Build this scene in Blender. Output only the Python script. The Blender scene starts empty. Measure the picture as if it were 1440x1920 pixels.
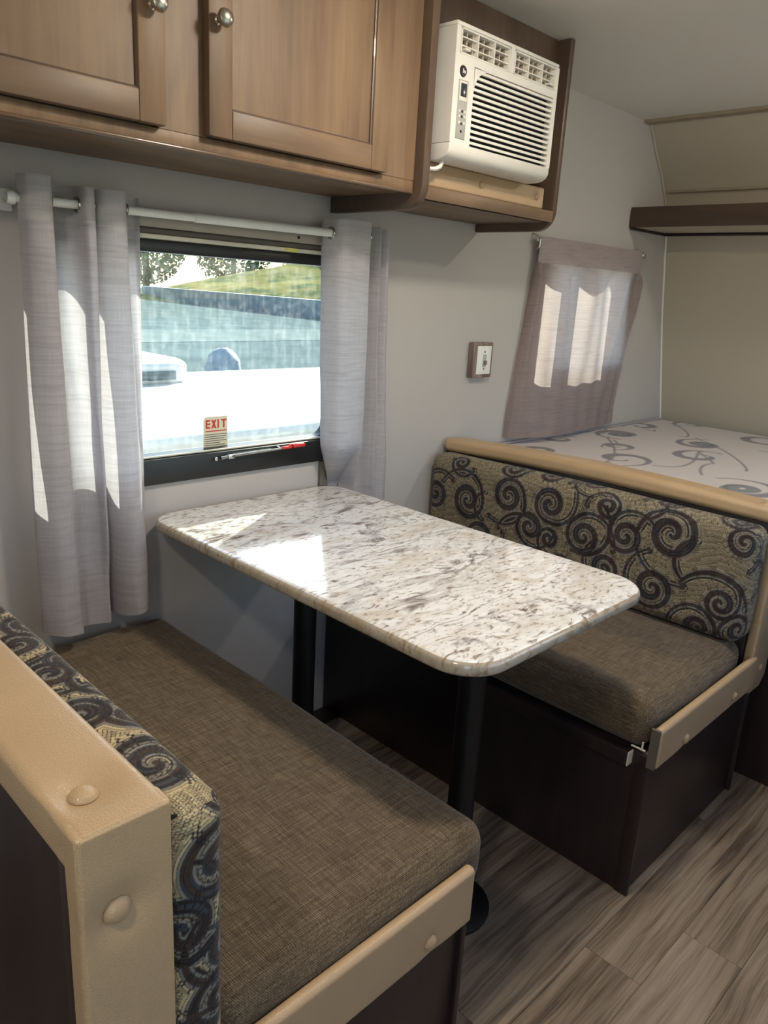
import bpy, bmesh, math, random
import numpy as np
from mathutils import Vector, Matrix
random.seed(7); np.random.seed(7)
SC = bpy.context.scene
COL = SC.collection
PI = math.pi

# ------------------------------------------------------------------ camera
cam_d = bpy.data.cameras.new('camera'); cam = bpy.data.objects.new('camera', cam_d); COL.objects.link(cam)
RT = Vector((0.70777303, -0.70426326, 0.055413)); UP = Vector((0.15818883, 0.23444696, 0.95917199)); FW = Vector((0.68850101, 0.67011035, -0.27734182))
M = Matrix.Identity(4)
for i in range(3):
    M[i][0] = RT[i]; M[i][1] = UP[i]; M[i][2] = -FW[i]
M.translation = Vector((-0.87096815, -1.62521008, 1.28200976))
cam.matrix_world = M
cam_d.sensor_fit = 'VERTICAL'; cam_d.sensor_height = 36.0; cam_d.lens = 1426.5 / 1920 * 36; cam_d.clip_start = 0.02; cam_d.clip_end = 500
SC.camera = cam

# ------------------------------------------------------------------ world, sun, exposure
SC.view_settings.view_transform = 'Standard'; SC.view_settings.look = 'None'
SC.view_settings.gamma = 1.0; SC.view_settings.use_curve_mapping = False
SC.view_settings.exposure = 1.30
SUN_EL = 28.0; SUN_XY = Vector((0.857, 0.516))
w = bpy.data.worlds.new('world'); SC.world = w; w.use_nodes = True
nt = w.node_tree; nt.nodes.clear()
sky = nt.nodes.new('ShaderNodeTexSky'); sky.sky_type = 'NISHITA'; sky.sun_disc = False
sky.sun_elevation = math.radians(SUN_EL); sky.sun_rotation = math.atan2(SUN_XY.x, SUN_XY.y)
bg = nt.nodes.new('ShaderNodeBackground'); bg.inputs['Strength'].default_value = 0.26
wo = nt.nodes.new('ShaderNodeOutputWorld')
nt.links.new(sky.outputs[0], bg.inputs[0]); nt.links.new(bg.outputs[0], wo.inputs[0])
sd = bpy.data.lights.new('sun', 'SUN'); sd.energy = 13.0; sd.angle = math.radians(0.53); sd.color = (1.0, 0.95, 0.84)
so = bpy.data.objects.new('sun', sd); COL.objects.link(so)
el = math.radians(SUN_EL)
so.rotation_euler = Vector((SUN_XY.x * math.cos(el), SUN_XY.y * math.cos(el), math.sin(el))).to_track_quat('Z', 'Y').to_euler()
so.location = (6, 4, 6)

# ------------------------------------------------------------------ helpers
def s2l(c):
    return tuple((v / 255 / 12.92) if v / 255 <= 0.04045 else ((v / 255 + 0.055) / 1.055) ** 2.4 for v in c)
def rgba(c): return (*s2l(c), 1.0)

class N:
    """small node graph writer"""
    def __init__(s, name):
        s.m = bpy.data.materials.new(name); s.m.use_nodes = True; s.t = s.m.node_tree; s.t.nodes.clear()
        s.out = s.t.nodes.new('ShaderNodeOutputMaterial')
    def n(s, typ, **kw):
        nd = s.t.nodes.new('ShaderNode' + typ)
        for k, v in kw.items():
            if k.startswith('_'): setattr(nd, k[1:], v)
        for k, v in kw.items():
            if k.startswith('_'): continue
            key = int(k[1:]) if k[0] == 'i' and k[1:].isdigit() else k.replace('__', ' ')
            if hasattr(v, 'is_output') or isinstance(v, bpy.types.NodeSocket): s.t.links.new(v, nd.inputs[key])
            else: nd.inputs[key].default_value = v
        return nd
    def coords(s, kind='Object'): return s.n('TexCoord').outputs[kind]
    def map(s, vec, scale=(1, 1, 1), rot=(0, 0, 0), loc=(0, 0, 0)):
        return s.n('Mapping', i0=vec, Scale=scale, Rotation=rot, Location=loc).outputs[0]
    def noise(s, vec, scale, detail=3, rough=.5, dist=0.0):
        return s.n('TexNoise', Vector=vec, Scale=scale, Detail=detail, Roughness=rough, Distortion=dist).outputs['Fac']
    def ramp(s, fac, stops, interp='LINEAR'):
        r = s.n('ValToRGB', Fac=fac); cr = r.color_ramp; cr.interpolation = interp
        while len(cr.elements) > len(stops): cr.elements.remove(cr.elements[-1])
        while len(cr.elements) < len(stops): cr.elements.new(0.5)
        for e, (p, c) in zip(cr.elements, stops): e.position = p; e.color = c if len(c) == 4 else (*c, 1)
        return r.outputs[0]
    def mix(s, f, a, b, mode='MIX'):
        m = s.n('Mix', _data_type='RGBA', _blend_type=mode)
        for k, v in ((0, f), (6, a), (7, b)):
            if isinstance(v, bpy.types.NodeSocket): s.t.links.new(v, m.inputs[k])
            else: m.inputs[k].default_value = v
        return m.outputs[2]
    def math(s, op, a, b=0.0, c=0.0):
        m = s.n('Math', _operation=op)
        for k, v in enumerate((a, b, c)):
            if isinstance(v, bpy.types.NodeSocket): s.t.links.new(v, m.inputs[k])
            else: m.inputs[k].default_value = v
        return m.outputs[0]
    def bump(s, h, strength=.3, dist=.002):
        return s.n('Bump', Height=h, Strength=strength, Distance=dist).outputs[0]
    def bsdf(s, color, rough=.5, metal=0.0, normal=None, spec=0.5, coat=0.0, emis=None, es=0.0, sheen=0.0):
        kw = dict(Roughness=rough, Metallic=metal)
        b = s.n('BsdfPrincipled', **kw)
        for k, v in (('Base Color', color), ('Specular IOR Level', spec), ('Coat Weight', coat), ('Sheen Weight', sheen)):
            if isinstance(v, bpy.types.NodeSocket): s.t.links.new(v, b.inputs[k])
            else: b.inputs[k].default_value = v
        if normal is not None: s.t.links.new(normal, b.inputs['Normal'])
        if emis is not None: b.inputs['Emission Color'].default_value = emis; b.inputs['Emission Strength'].default_value = es
        return b.outputs[0]
    def done(s, sh):
        s.t.links.new(sh, s.out.inputs[0]); return s.m

def plain(name, c, rough=.5, metal=0.0, var=.06, nscale=20, bump=0.0, coat=0.0, spec=.5):
    g = N(name); co = g.coords(); f = g.noise(co, nscale, 4)
    col = g.ramp(f, [(.3, tuple(v * (1 - var) for v in s2l(c))), (.7, tuple(min(1, v * (1 + var)) for v in s2l(c)))])
    nrm = g.bump(g.noise(co, nscale * 12, 2), bump, .001) if bump else None
    return g.done(g.bsdf(col, rough, metal, nrm, coat=coat, spec=spec))

def wood(name, c_dark, c_mid, c_light, axis='z', rough=.45, coat=.0, scale=1.0, knots=False):
    g = N(name); co = g.coords(); oi = g.n('ObjectInfo').outputs['Random']
    off = g.n('VectorMath', _operation='ADD', i0=co, i1=g.n('CombineXYZ', X=g.math('MULTIPLY', oi, 7.0), Y=g.math('MULTIPLY', oi, 3.0), Z=g.math('MULTIPLY', oi, 5.0)).outputs[0]).outputs[0]
    k = 34 * scale
    sc = {'z': (k, k, 2.2 * scale), 'x': (2.2 * scale, k, k), 'y': (k, 2.2 * scale, k)}[axis]
    mp = g.map(off, sc)
    f1 = g.noise(mp, 1.0, 6, .62, .7)
    sc2 = {'z': (5, 5, 1.2), 'x': (1.2, 5, 5), 'y': (5, 1.2, 5)}[axis]
    f2 = g.noise(g.map(off, sc2), 1.0, 3, .5, 1.2)
    fac = g.math('ADD', g.math('MULTIPLY', f1, .34), g.math('MULTIPLY', f2, .66))
    col = g.ramp(fac, [(.34, s2l(c_dark)), (.5, s2l(c_mid)), (.66, s2l(c_light))])
    fine = g.noise(g.map(off, tuple(v * 4 for v in sc)), 1.0, 3)
    nrm = g.bump(fine, .12, .0006)
    return g.done(g.bsdf(col, rough, 0, nrm, coat=coat))

# ---- mesh builder
class G:
    def __init__(s): s.bm = bmesh.new()
    def _merge(s, t):
        me = bpy.data.meshes.new('tmp'); t.to_mesh(me); t.free(); s.bm.from_mesh(me); bpy.data.meshes.remove(me)
    def box(s, x0, x1, y0, y1, z0, z1, bev=0.0, seg=2):
        t = bmesh.new(); bmesh.ops.create_cube(t, size=1.0)
        for v in t.verts: v.co = Vector(((x0 + x1) / 2 + v.co.x * (x1 - x0), (y0 + y1) / 2 + v.co.y * (y1 - y0), (z0 + z1) / 2 + v.co.z * (z1 - z0)))
        if bev: bmesh.ops.bevel(t, geom=t.edges[:] , offset=bev, segments=seg, profile=.5, affect='EDGES')
        s._merge(t); return s
    def prism(s, poly, axis, a, b, bev=0.0, seg=2):
        """poly = list of 2D points in the two other axes (order x,y,z without axis)"""
        t = bmesh.new(); i = 'xyz'.index(axis); oth = [k for k in range(3) if k != i]
        def P(p, d):
            c = [0, 0, 0]; c[oth[0]] = p[0]; c[oth[1]] = p[1]; c[i] = d; return t.verts.new(c)
        A = [P(p, a) for p in poly]; B = [P(p, b) for p in poly]; n = len(poly)
        t.faces.new(A); t.faces.new(B[::-1])
        for k in range(n): t.faces.new([A[k], B[k], B[(k + 1) % n], A[(k + 1) % n]][::-1])
        bmesh.ops.recalc_face_normals(t, faces=t.faces[:])
        if bev:
            ed = [e for e in t.edges if abs(e.verts[0].co[i] - e.verts[1].co[i]) < 1e-6]
            bmesh.ops.bevel(t, geom=ed, offset=bev, segments=seg, profile=.5, affect='EDGES')
        s._merge(t); return s
    def tube(s, pts, r, seg=12, cap=True):
        pts = [Vector(p) for p in pts]; rr = r if isinstance(r, (list, tuple)) else [r] * len(pts)
        t = bmesh.new(); rings = []; prev = None
        for k, p in enumerate(pts):
            d = (pts[min(k + 1, len(pts) - 1)] - pts[max(k - 1, 0)]).normalized()
            if prev is None:
                a = Vector((0, 0, 1)) if abs(d.z) < .9 else Vector((1, 0, 0)); u = d.cross(a).normalized()
            else: u = (prev - d * prev.dot(d)).normalized()
            prev = u; v = d.cross(u)
            rings.append([t.verts.new(p + (u * math.cos(2 * PI * j / seg) + v * math.sin(2 * PI * j / seg)) * rr[k]) for j in range(seg)])
        for a, b in zip(rings, rings[1:]):
            for j in range(seg): t.faces.new([a[j], a[(j + 1) % seg], b[(j + 1) % seg], b[j]])
        if cap: t.faces.new(rings[0][::-1]); t.faces.new(rings[-1])
        bmesh.ops.recalc_face_normals(t, faces=t.faces[:]); s._merge(t); return s
    def lathe(s, prof, origin, axis='z', seg=24):
        """prof = list of (radius, height) along axis"""
        t = bmesh.new(); o = Vector(origin); rings = []
        ax = {'z': (Vector((1, 0, 0)), Vector((0, 1, 0)), Vector((0, 0, 1))), 'y': (Vector((1, 0, 0)), Vector((0, 0, 1)), Vector((0, -1, 0))), 'x': (Vector((0, 1, 0)), Vector((0, 0, 1)), Vector((1, 0, 0)))}[axis]
        for r, h in prof:
            rings.append([t.verts.new(o + ax[2] * h + (ax[0] * math.cos(2 * PI * j / seg) + ax[1] * math.sin(2 * PI * j / seg)) * max(r, 1e-5)) for j in range(seg)])
        for a, b in zip(rings, rings[1:]):
            for j in range(seg): t.faces.new([a[j], a[(j + 1) % seg], b[(j + 1) % seg], b[j]])
        bmesh.ops.remove_doubles(t, verts=t.verts[:], dist=2e-5)
        bmesh.ops.recalc_face_normals(t, faces=t.faces[:]); s._merge(t); return s
    def ico(s, c, r, sub=2, jit=0.0, sc=(1, 1, 1)):
        t = bmesh.new(); bmesh.ops.create_icosphere(t, subdivisions=sub, radius=1.0)
        for v in t.verts:
            q = 1 + random.uniform(-jit, jit); v.co = Vector((c[0] + v.co.x * r * sc[0] * q, c[1] + v.co.y * r * sc[1] * q, c[2] + v.co.z * r * sc[2] * q))
        s._merge(t); return s

def wloc(o):
    v = Vector((0, 0, 0))
    while o is not None: v = v + o.location; o = o.parent
    return v
def obj(name, g, mat, parent=None, base=None, smooth=True, ang=35):
    """g is a G (freed here) or a ready mesh in world coordinates; links ONE mesh object"""
    if isinstance(g, G):
        me = bpy.data.meshes.new(name); g.bm.to_mesh(me); g.bm.free()
    else: me = g
    o = bpy.data.objects.new(name, me); COL.objects.link(o)
    if parent is not None: o.parent = parent; off = wloc(parent)
    elif base is not None: off = Vector(base); o.location = off
    else: off = Vector((0, 0, 0))
    if off.length > 0: me.transform(Matrix.Translation(-off))
    for m in (mat if isinstance(mat, (list, tuple)) else [mat]): me.materials.append(m)
    if smooth:
        me.polygons.foreach_set('use_smooth', [True] * len(me.polygons))
        try: me.set_sharp_from_angle(angle=math.radians(ang))
        except Exception: pass
    return o
def thing(name, label, cat, loc=(0, 0, 0), group=None):
    o = bpy.data.objects.new(name, None); o.empty_display_size = .05; COL.objects.link(o); o.location = loc
    return tag(o, label, cat, group)
def tag(o, label, cat, group=None):
    o['label'] = label; o['category'] = cat
    if group: o['group'] = group
    return o
def struct(o): o['kind'] = 'structure'; return o
def sroot(name, loc=(0, 0, 0)):
    o = bpy.data.objects.new(name, None); o.empty_display_size = .05; COL.objects.link(o); o.location = loc; return struct(o)

# ---- soft rounded box as a grid mesh (numpy), with optional vertex colours
def softbox(name, lo, hi, r, step, bulge=(0, 0, 0), dents=(), wrinkle=0.0, colfn=None, fine=None, seed=0):
    lo = np.array(lo, float); hi = np.array(hi, float); r = np.array([r] * 3 if np.isscalar(r) else r, float)
    ax = []
    for k in range(3):
        st = step if np.isscalar(step) else step[k]
        n = max(6, int(math.ceil((hi[k] - lo[k]) / st))); t = np.linspace(lo[k], hi[k], n + 1)
        e = np.linspace(0, r[k], 7)[1:]
        t = np.unique(np.round(np.concatenate([t, lo[k] + e, hi[k] - e]), 6)); ax.append(t)
    vs = []; fs = []; base = 0
    for k in range(3):
        i, j = [q for q in range(3) if q != k]
        A, B = np.meshgrid(ax[i], ax[j], indexing='ij'); na, nb = A.shape
        for side in (lo[k], hi[k]):
            P = np.empty((na * nb, 3)); P[:, i] = A.ravel(); P[:, j] = B.ravel(); P[:, k] = side
            idx = np.arange(na * nb).reshape(na, nb) + base
            q = np.stack([idx[:-1, :-1], idx[1:, :-1], idx[1:, 1:], idx[:-1, 1:]], -1).reshape(-1, 4)
            flip = (side == hi[k]) ^ (k == 1)
            fs.append(q if flip else q[:, ::-1]); vs.append(P); base += na * nb
    V = np.concatenate(vs); F = np.concatenate(fs)
    key = np.round(V * 1e6).astype(np.int64)
    _, first, inv = np.unique(key, axis=0, return_index=True, return_inverse=True)
    V = V[first]; F = inv.reshape(-1)[F]
    U = V.copy()
    inner = np.clip(V, lo + r, hi - r); d = (V - inner) / r
    nrm = np.linalg.norm(d, axis=1, keepdims=True); nrm[nrm < 1e-9] = 1
    dn = d / nrm; W = inner + dn * r
    c = (lo + hi) / 2; h = (hi - lo) / 2; u = (U - c) / h
    for k in range(3):
        i, j = [q for q in range(3) if q != k]
        W[:, k] += bulge[k] * u[:, k] * (1 - u[:, i] ** 2) * (1 - u[:, j] ** 2)
    N_ = dn
    if wrinkle:
        rs = np.random.RandomState(seed)
        f = np.zeros(len(W))
        for _ in range(14):
            kv = rs.normal(size=3) * rs.uniform(4, 26); f += np.sin(W @ kv + rs.uniform(0, 6.28)) * 9 / (9 + np.linalg.norm(kv))
        W += N_ * (f * wrinkle)[:, None]
    for (p, rad, dep) in dents:
        q = np.linalg.norm(W - np.array(p), axis=1); W -= N_ * (dep * np.exp(-(q / rad) ** 2))[:, None]
    me = bpy.data.meshes.new(name); me.from_pydata(W.tolist(), [], F.tolist()); me.update()
    if colfn is not None:
        c3 = colfn(U, W); a = me.color_attributes.new('pattern', 'FLOAT_COLOR', 'POINT')
        a.data.foreach_set('color', np.concatenate([c3, np.ones((len(c3), 1))], 1).astype(np.float32).ravel())
    return me

# ------------------------------------------------------------------ materials
def m_wall(name, c, bstr=.25):
    g = N(name); co = g.coords()
    fx = g.noise(g.map(co, (260, 260, 900)), 1.0, 2); fz = g.noise(g.map(co, (900, 900, 200)), 1.0, 2)
    f = g.math('ADD', g.math('MULTIPLY', fx, .5), g.math('MULTIPLY', fz, .5))
    big = g.noise(co, 2.5, 2)
    col = g.mix(big, (*[v * .96 for v in s2l(c)], 1), rgba(c))
    col = g.mix(g.math('MULTIPLY', f, .35), col, (*[v * .72 for v in s2l(c)], 1))
    return g.done(g.bsdf(col, .75, 0, g.bump(f, bstr, .001), spec=.25))
MAT_WALL = m_wall('wall_vinyl', (188, 183, 179)); MAT_NOSE = m_wall('nose_vinyl', (186, 176, 160), .2)
MAT_CEIL = m_wall('ceiling_vinyl', (232, 228, 220), .2)
MAT_COVE = plain('cove_trim', (160, 148, 128), .5)
MAT_CAB = wood('cabinet_wood', (96, 76, 58), (124, 99, 75), (146, 119, 90), 'z', .5, .0)
MAT_CABX = wood('cabinet_wood_rail', (92, 74, 58), (118, 95, 74), (138, 113, 87), 'x', .48, .0)
MAT_LIP = wood('glossy_lip_wood', (92, 74, 58), (118, 95, 74), (138, 113, 87), 'x', .22, .5)
MAT_EDGE = wood('edge_wood', (70, 55, 46), (88, 70, 58), (104, 84, 68), 'z', .4, .1)
MAT_DARK = wood('dark_wood', (33, 24, 25), (43, 31, 31), (53, 39, 38), 'z', .42, .1, 1.4)
MAT_SHELFW = wood('shelf_wood', (64, 50, 40), (80, 63, 50), (92, 73, 58), 'y', .45)
def m_vinyl():
    g = N('tan_vinyl'); co = g.coords()
    v = g.n('TexVoronoi', Vector=co, Scale=300.0, _feature='DISTANCE_TO_EDGE').outputs['Distance']
    big = g.noise(co, 9, 3)
    col = g.mix(big, rgba((174, 146, 112)), rgba((190, 163, 129)))
    h = g.math('ADD', g.math('MINIMUM', v, .25), g.math('MULTIPLY', g.noise(co, 160, 3), .3))
    return g.done(g.bsdf(col, .34, 0, g.bump(h, .6, .0012), spec=.5))
MAT_TAN = m_vinyl()
def m_tweed():
    g = N('brown_tweed'); co = g.coords()
    sep = g.n('SeparateXYZ', i0=co)
    def thr(s, k): return g.math('MULTIPLY_ADD', g.math('SINE', g.math('MULTIPLY', s, k)), .5, .5)
    K = 2 * PI / .0030
    a = g.math('ADD', sep.outputs[0], g.math('MULTIPLY', sep.outputs[2], .8)); b = g.math('ADD', sep.outputs[1], g.math('MULTIPLY', sep.outputs[2], .9))
    weave = g.math('MULTIPLY', thr(a, K), thr(b, K))
    s1 = g.noise(g.map(co, (600, 22, 300)), 1.0, 3, .6); s2 = g.noise(g.map(co, (22, 600, 300)), 1.0, 3, .6)
    rnd = g.noise(co, 700, 2)
    f = g.math('ADD', g.math('MULTIPLY', g.math('ADD', s1, s2), .38), g.math('MULTIPLY', rnd, .24))
    base = g.ramp(f, [(.38, s2l((80, 66, 50))), (.5, s2l((128, 110, 86))), (.62, s2l((176, 158, 132)))])
    col = g.mix(g.math('MULTIPLY_ADD', weave, -.55, .62), base, rgba((44, 34, 24)))
    return g.done(g.bsdf(col, .9, 0, g.bump(g.math('ADD', weave, g.math('MULTIPLY', rnd, .5)), .55, .0012), spec=.15, sheen=.15))
MAT_TWEED = m_tweed()
def m_attr(name, rough=.85, bumps=True):
    g = N(name); at = g.n('Attribute', _attribute_name='pattern').outputs['Color']
    co = g.coords(); nz = g.noise(co, 900, 2)
    col = g.mix(g.math('MULTIPLY', nz, .35), at, (0.02, .018, .015, 1))
    bw = g.n('RGBToBW', i0=at).outputs[0]
    h = g.math('ADD', g.math('MULTIPLY', bw, 1.2), g.math('MULTIPLY', nz, .5))
    return g.done(g.bsdf(col, rough, 0, g.bump(h, .4 if bumps else .1, .001), spec=.2, sheen=.1))
MAT_SWIRL = m_attr('swirl_mosaic_upholstery'); MAT_MATT = m_attr('mattress_print', .8, False)
def m_granite(name, edge=False):
    g = N(name); co = g.coords()
    dv = g.n('TexNoise', Vector=co, Scale=7.0, Detail=2.0).outputs['Color']
    wv = g.n('VectorMath', _operation='MULTIPLY_ADD', i0=dv, i1=(.06, .06, .06), i2=co).outputs[0]
    rot = (0, 0, math.radians(40))
    m1 = g.map(wv, (42, 112, 60), rot); f1 = g.noise(m1, 1.0, 4, .6, .4)
    m2 = g.map(wv, (70, 170, 80), rot, (3, 1, 2)); f2 = g.noise(m2, 1.0, 3, .6, .6)
    m3 = g.map(wv, (5, 14, 8), rot, (7, 2, 1)); f3 = g.noise(m3, 1.0, 5, .55, .8)
    m4 = g.map(wv, (2.6, 8.5, 5), (0, 0, math.radians(56)), (1, 5, 1)); f4 = g.noise(m4, 1.0, 6, .5, 1.0)
    base = g.ramp(f1, [(.30, s2l((122, 110, 104))), (.39, s2l((190, 181, 172))), (.455, s2l((231, 229, 227))), (.7, s2l((243, 242, 240)))])
    flk = g.ramp(f2, [(.28, (1, 1, 1)), (.34, (0, 0, 0))])
    col = g.mix(g.math('MULTIPLY', flk, .8), base, rgba((92, 80, 78)))
    patch = g.ramp(f3, [(.52, (0, 0, 0)), (.68, (1, 1, 1))])
    col = g.mix(g.math('MULTIPLY', patch, .45), col, rgba((176, 154, 122)))
    vein = g.ramp(g.math('ABSOLUTE', g.math('SUBTRACT', f4, .5)), [(.0, (1, 1, 1)), (.032, (0, 0, 0))])
    vein = g.math('MULTIPLY', vein, g.ramp(f3, [(.38, (1, 1, 1)), (.56, (.12, .12, .12))]))
    col = g.mix(g.math('MULTIPLY', vein, .9), col, rgba((96, 74, 70)))
    spec = g.ramp(g.noise(co, 130, 2), [(.68, (0, 0, 0)), (.73, (1, 1, 1))])
    col = g.mix(g.math('MULTIPLY', spec, .6), col, rgba((58, 52, 56)))
    if edge: col = g.mix(.68, col, rgba((150, 126, 88)))  # tan edge band, with some warm light put into the colour
    return g.done(g.bsdf(col, .13, 0, None, spec=.55, coat=.35))
MAT_GRAN = m_granite('granite_laminate'); MAT_GRANE = m_granite('granite_laminate_edge', True)
def m_floor():
    g = N('plank_vinyl'); co = g.coords(); r = g.n('ObjectInfo').outputs['Random']
    off = g.n('VectorMath', _operation='ADD', i0=co, i1=g.n('CombineXYZ', X=g.math('MULTIPLY', r, 17.0), Y=g.math('MULTIPLY', r, 9.0), Z=0.0).outputs[0]).outputs[0]
    wv = g.n('VectorMath', _operation='MULTIPLY_ADD', i0=g.n('TexNoise', Vector=g.map(off, (3.2, 7, 1)), Scale=1.0, Detail=2.0).outputs['Color'], i1=(.0, .035, 0), i2=off).outputs[0]
    f1 = g.noise(g.map(wv, (2.2, 60, 1)), 1.0, 7, .62, .35)
    f2 = g.noise(g.map(wv, (6, 240, 1)), 1.0, 4, .6)
    f3 = g.noise(g.map(off, (1.6, 9, 1)), 1.0, 3, .5, .5)
    f = g.math('ADD', g.math('ADD', g.math('MULTIPLY', f1, .5), g.math('MULTIPLY', f2, .2)), g.math('MULTIPLY', f3, .3))
    f = g.math('ADD', f, g.math('MULTIPLY_ADD', r, .09, -.045))
    col = g.ramp(f, [(.38, s2l((58, 47, 39))), (.47, s2l((110, 96, 82))), (.54, s2l((138, 123, 107))), (.66, s2l((160, 145, 128)))])
    return g.done(g.bsdf(col, .42, 0, g.bump(f2, .15, .0008), spec=.4))
MAT_FLOOR = m_floor(); MAT_SUB = plain('subfloor_dark', (58, 50, 44), .8)
def m_curtain(name, c, trans=.5):
    g = N(name); co = g.coords()
    slub = g.noise(g.map(co, (14, 14, 420)), 1.0, 4, .6); vert = g.noise(g.map(co, (700, 700, 16)), 1.0, 2)
    big = g.ramp(g.noise(g.map(co, (9, 9, 130)), 1.0, 3), [(.5, (0, 0, 0)), (.68, (1, 1, 1))])
    f = g.math('ADD', g.math('MULTIPLY', slub, .6), g.math('MULTIPLY', vert, .4))
    col = g.ramp(f, [(.36, tuple(v * .84 for v in s2l(c))), (.6, s2l(c))])
    col = g.mix(g.math('MULTIPLY', big, .45), col, (*[v * .70 for v in s2l(c)], 1))
    nrm = g.bump(f, .3, .001)
    d = g.n('BsdfDiffuse', Color=col, Normal=nrm).outputs[0]; t = g.n('BsdfTranslucent', Color=col, Normal=nrm).outputs[0]
    return g.done(g.n('MixShader', i0=trans, i1=d, i2=t).outputs[0])
MAT_CURT = m_curtain('sheer_grey_linen', (206, 202, 206), .45); MAT_CURT2 = m_curtain('mauve_grey_curtain', (196, 182, 180), .62)
MAT_HEM = m_curtain('mauve_grey_header', (170, 158, 158), .15); MAT_HEAD = m_curtain('grey_linen_header', (196, 194, 194), .2)
MAT_WHITE = plain('white_enamel', (232, 232, 228), .3, var=.02); MAT_WPLAS = plain('cream_white_plastic', (234, 230, 221), .38, var=.02)
MAT_WPLAS2 = plain('ivory_plastic', (226, 216, 196), .42, var=.02); MAT_BLKF = plain('black_window_frame', (26, 27, 29), .4, var=.1)
MAT_BLACK = plain('black_paint', (14, 14, 15), .45, var=.1); MAT_DKGREY = plain('dark_cavity', (30, 29, 28), .7)
MAT_GREYP = plain('grey_keypad', (176, 174, 168), .45, var=.02); MAT_LCD = plain('dark_display', (52, 58, 66), .2)
MAT_NICK = plain('satin_nickel', (190, 184, 172), .25, 1.0, .03); MAT_RED = plain('red_plastic', (205, 52, 44), .4)
MAT_CREAMB = plain('cream_blind_rail', (206, 204, 186), .5); MAT_BEIGE = plain('beige_valance', (170, 164, 152), .6)
MAT_OLIVE = plain('taupe_blind', (96, 90, 80), .6); MAT_YEL = plain('yellow_label', (210, 205, 70), .5)
MAT_STEEL = plain('bright_steel', (200, 200, 198), .2, 1.0, .03); MAT_BADGE = plain('badge_black', (36, 26, 30), .25)
MAT_CARD = plain('sticker_cream', (220, 214, 190), .6, var=.02); MAT_REDP = plain('red_print', (196, 60, 48), .6); MAT_GRYP = plain('grey_print', (110, 112, 108), .6)
def m_glass():
    g = N('window_glass'); co = g.coords()
    fr = g.n('Fresnel', IOR=1.45).outputs[0]
    tr = g.n('BsdfTransparent', Color=(.93, .97, .95, 1)).outputs[0]; gl = g.n('BsdfGlossy', Roughness=0.01, Color=(1, 1, 1, 1)).outputs[0]
    m = g.n('MixShader', i0=g.math('MULTIPLY', fr, .7), i1=tr, i2=gl).outputs[0]
    st = g.noise(g.map(co, (60, 1, 7)), 1.0, 4, .6); sp = g.noise(co, 55, 4, .7)
    dirt = g.ramp(g.math('MULTIPLY', st, sp), [(.20, (0.004, .004, .004)), (.42, (.05, .05, .05))])
    df = g.n('BsdfTranslucent', Color=(.85, .92, .9, 1)).outputs[0]
    return g.done(g.n('MixShader', i0=dirt, i1=m, i2=df).outputs[0])
MAT_GLASS = m_glass()
def m_frost():
    g = N('light_diffuser'); c = g.noise(g.coords(), 30, 2)
    e = g.n('Emission', Color=(1.0, .90, .76, 1), Strength=g.math('MULTIPLY_ADD', c, 1.0, 80.0)).outputs[0]
    return g.done(e)
MAT_LAMP = m_frost()

# ------------------------------------------------------------------ large structure
WT = .055      # thickness of the window wall
W1 = (-.205, .577, .872, 1.365)   # dinette window opening x0,x1,z0,z1
W2 = (1.56, 2.14, 1.05, 1.435)    # bunk window opening
def wall_with_holes(name, x0, x1, z0, z1, holes, y0, y1, mat):
    g = G(); xs = sorted(set([x0, x1] + [h[0] for h in holes] + [h[1] for h in holes]))
    for a, b in zip(xs, xs[1:]):
        hs = sorted([h for h in holes if h[0] <= a + 1e-6 and h[1] >= b - 1e-6], key=lambda h: h[2]); z = z0
        for h in hs:
            g.box(a, b, y0, y1, z, h[2]); z = h[3]
        g.box(a, b, y0, y1, z, z1)
    bmesh.ops.remove_doubles(g.bm, verts=g.bm.verts[:], dist=1e-5)
    return struct(obj(name, g, mat, smooth=False))
wall_with_holes('wall_back', -2.2, 2.9, -.06, 2.03, [W1, W2], 0, WT, MAT_WALL)
wall_with_holes('wall_front', -2.2, 2.9, -.06, 2.03, [(-1.6, -1.0, .05, 1.85), (.0, 1.9, .85, 1.6)], -2.25, -2.2, MAT_WALL)  # unseen openings added and widened to let fill daylight in
struct(obj('wall_left', G().box(-2.25, -2.2, -2.25, WT, -.06, 2.03), MAT_WALL, smooth=False))
nose = [(2.80, -.06), (2.78, .35), (2.66, .77), (2.522, 1.23), (2.44, 1.585), (2.415, 1.64), (2.385, 1.72), (2.324, 1.805), (2.245, 1.885), (2.163, 1.98), (2.163, 2.03), (2.95, 2.03), (2.95, -.06)]
struct(obj('wall_right', G().prism(nose, 'y', -2.2, 0.0), MAT_NOSE, smooth=True, ang=25))
struct(obj('ceiling', G().box(-2.25, 2.165, -2.25, WT, 1.98, 2.03), MAT_CEIL, smooth=False))
t1 = struct(obj('trim_1', G().tube([(2.656, -.004, .77), (2.518, -.004, 1.23), (2.436, -.004, 1.585)], .005, 8), MAT_CEIL))
t2 = struct(obj('trim_2', G().tube([(2.412, -.004, 1.64), (2.381, -.004, 1.72), (2.32, -.004, 1.805), (2.241, -.004, 1.885), (2.17, -.004, 1.972)], .005, 8), MAT_NOSE))
struct(obj('trim_3', G().box(2.12, 2.158, -2.19, -.002, 1.968, 1.982, .003), MAT_COVE))
struct(obj('trim_4', G().box(2.352, 2.388, -2.19, -.02, 1.742, 1.752, .003), MAT_COVE))
struct(obj('trim_5', G().box(.518, .548, -.010, 0.0, .48, .808, .003), MAT_OLIVE))
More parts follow.
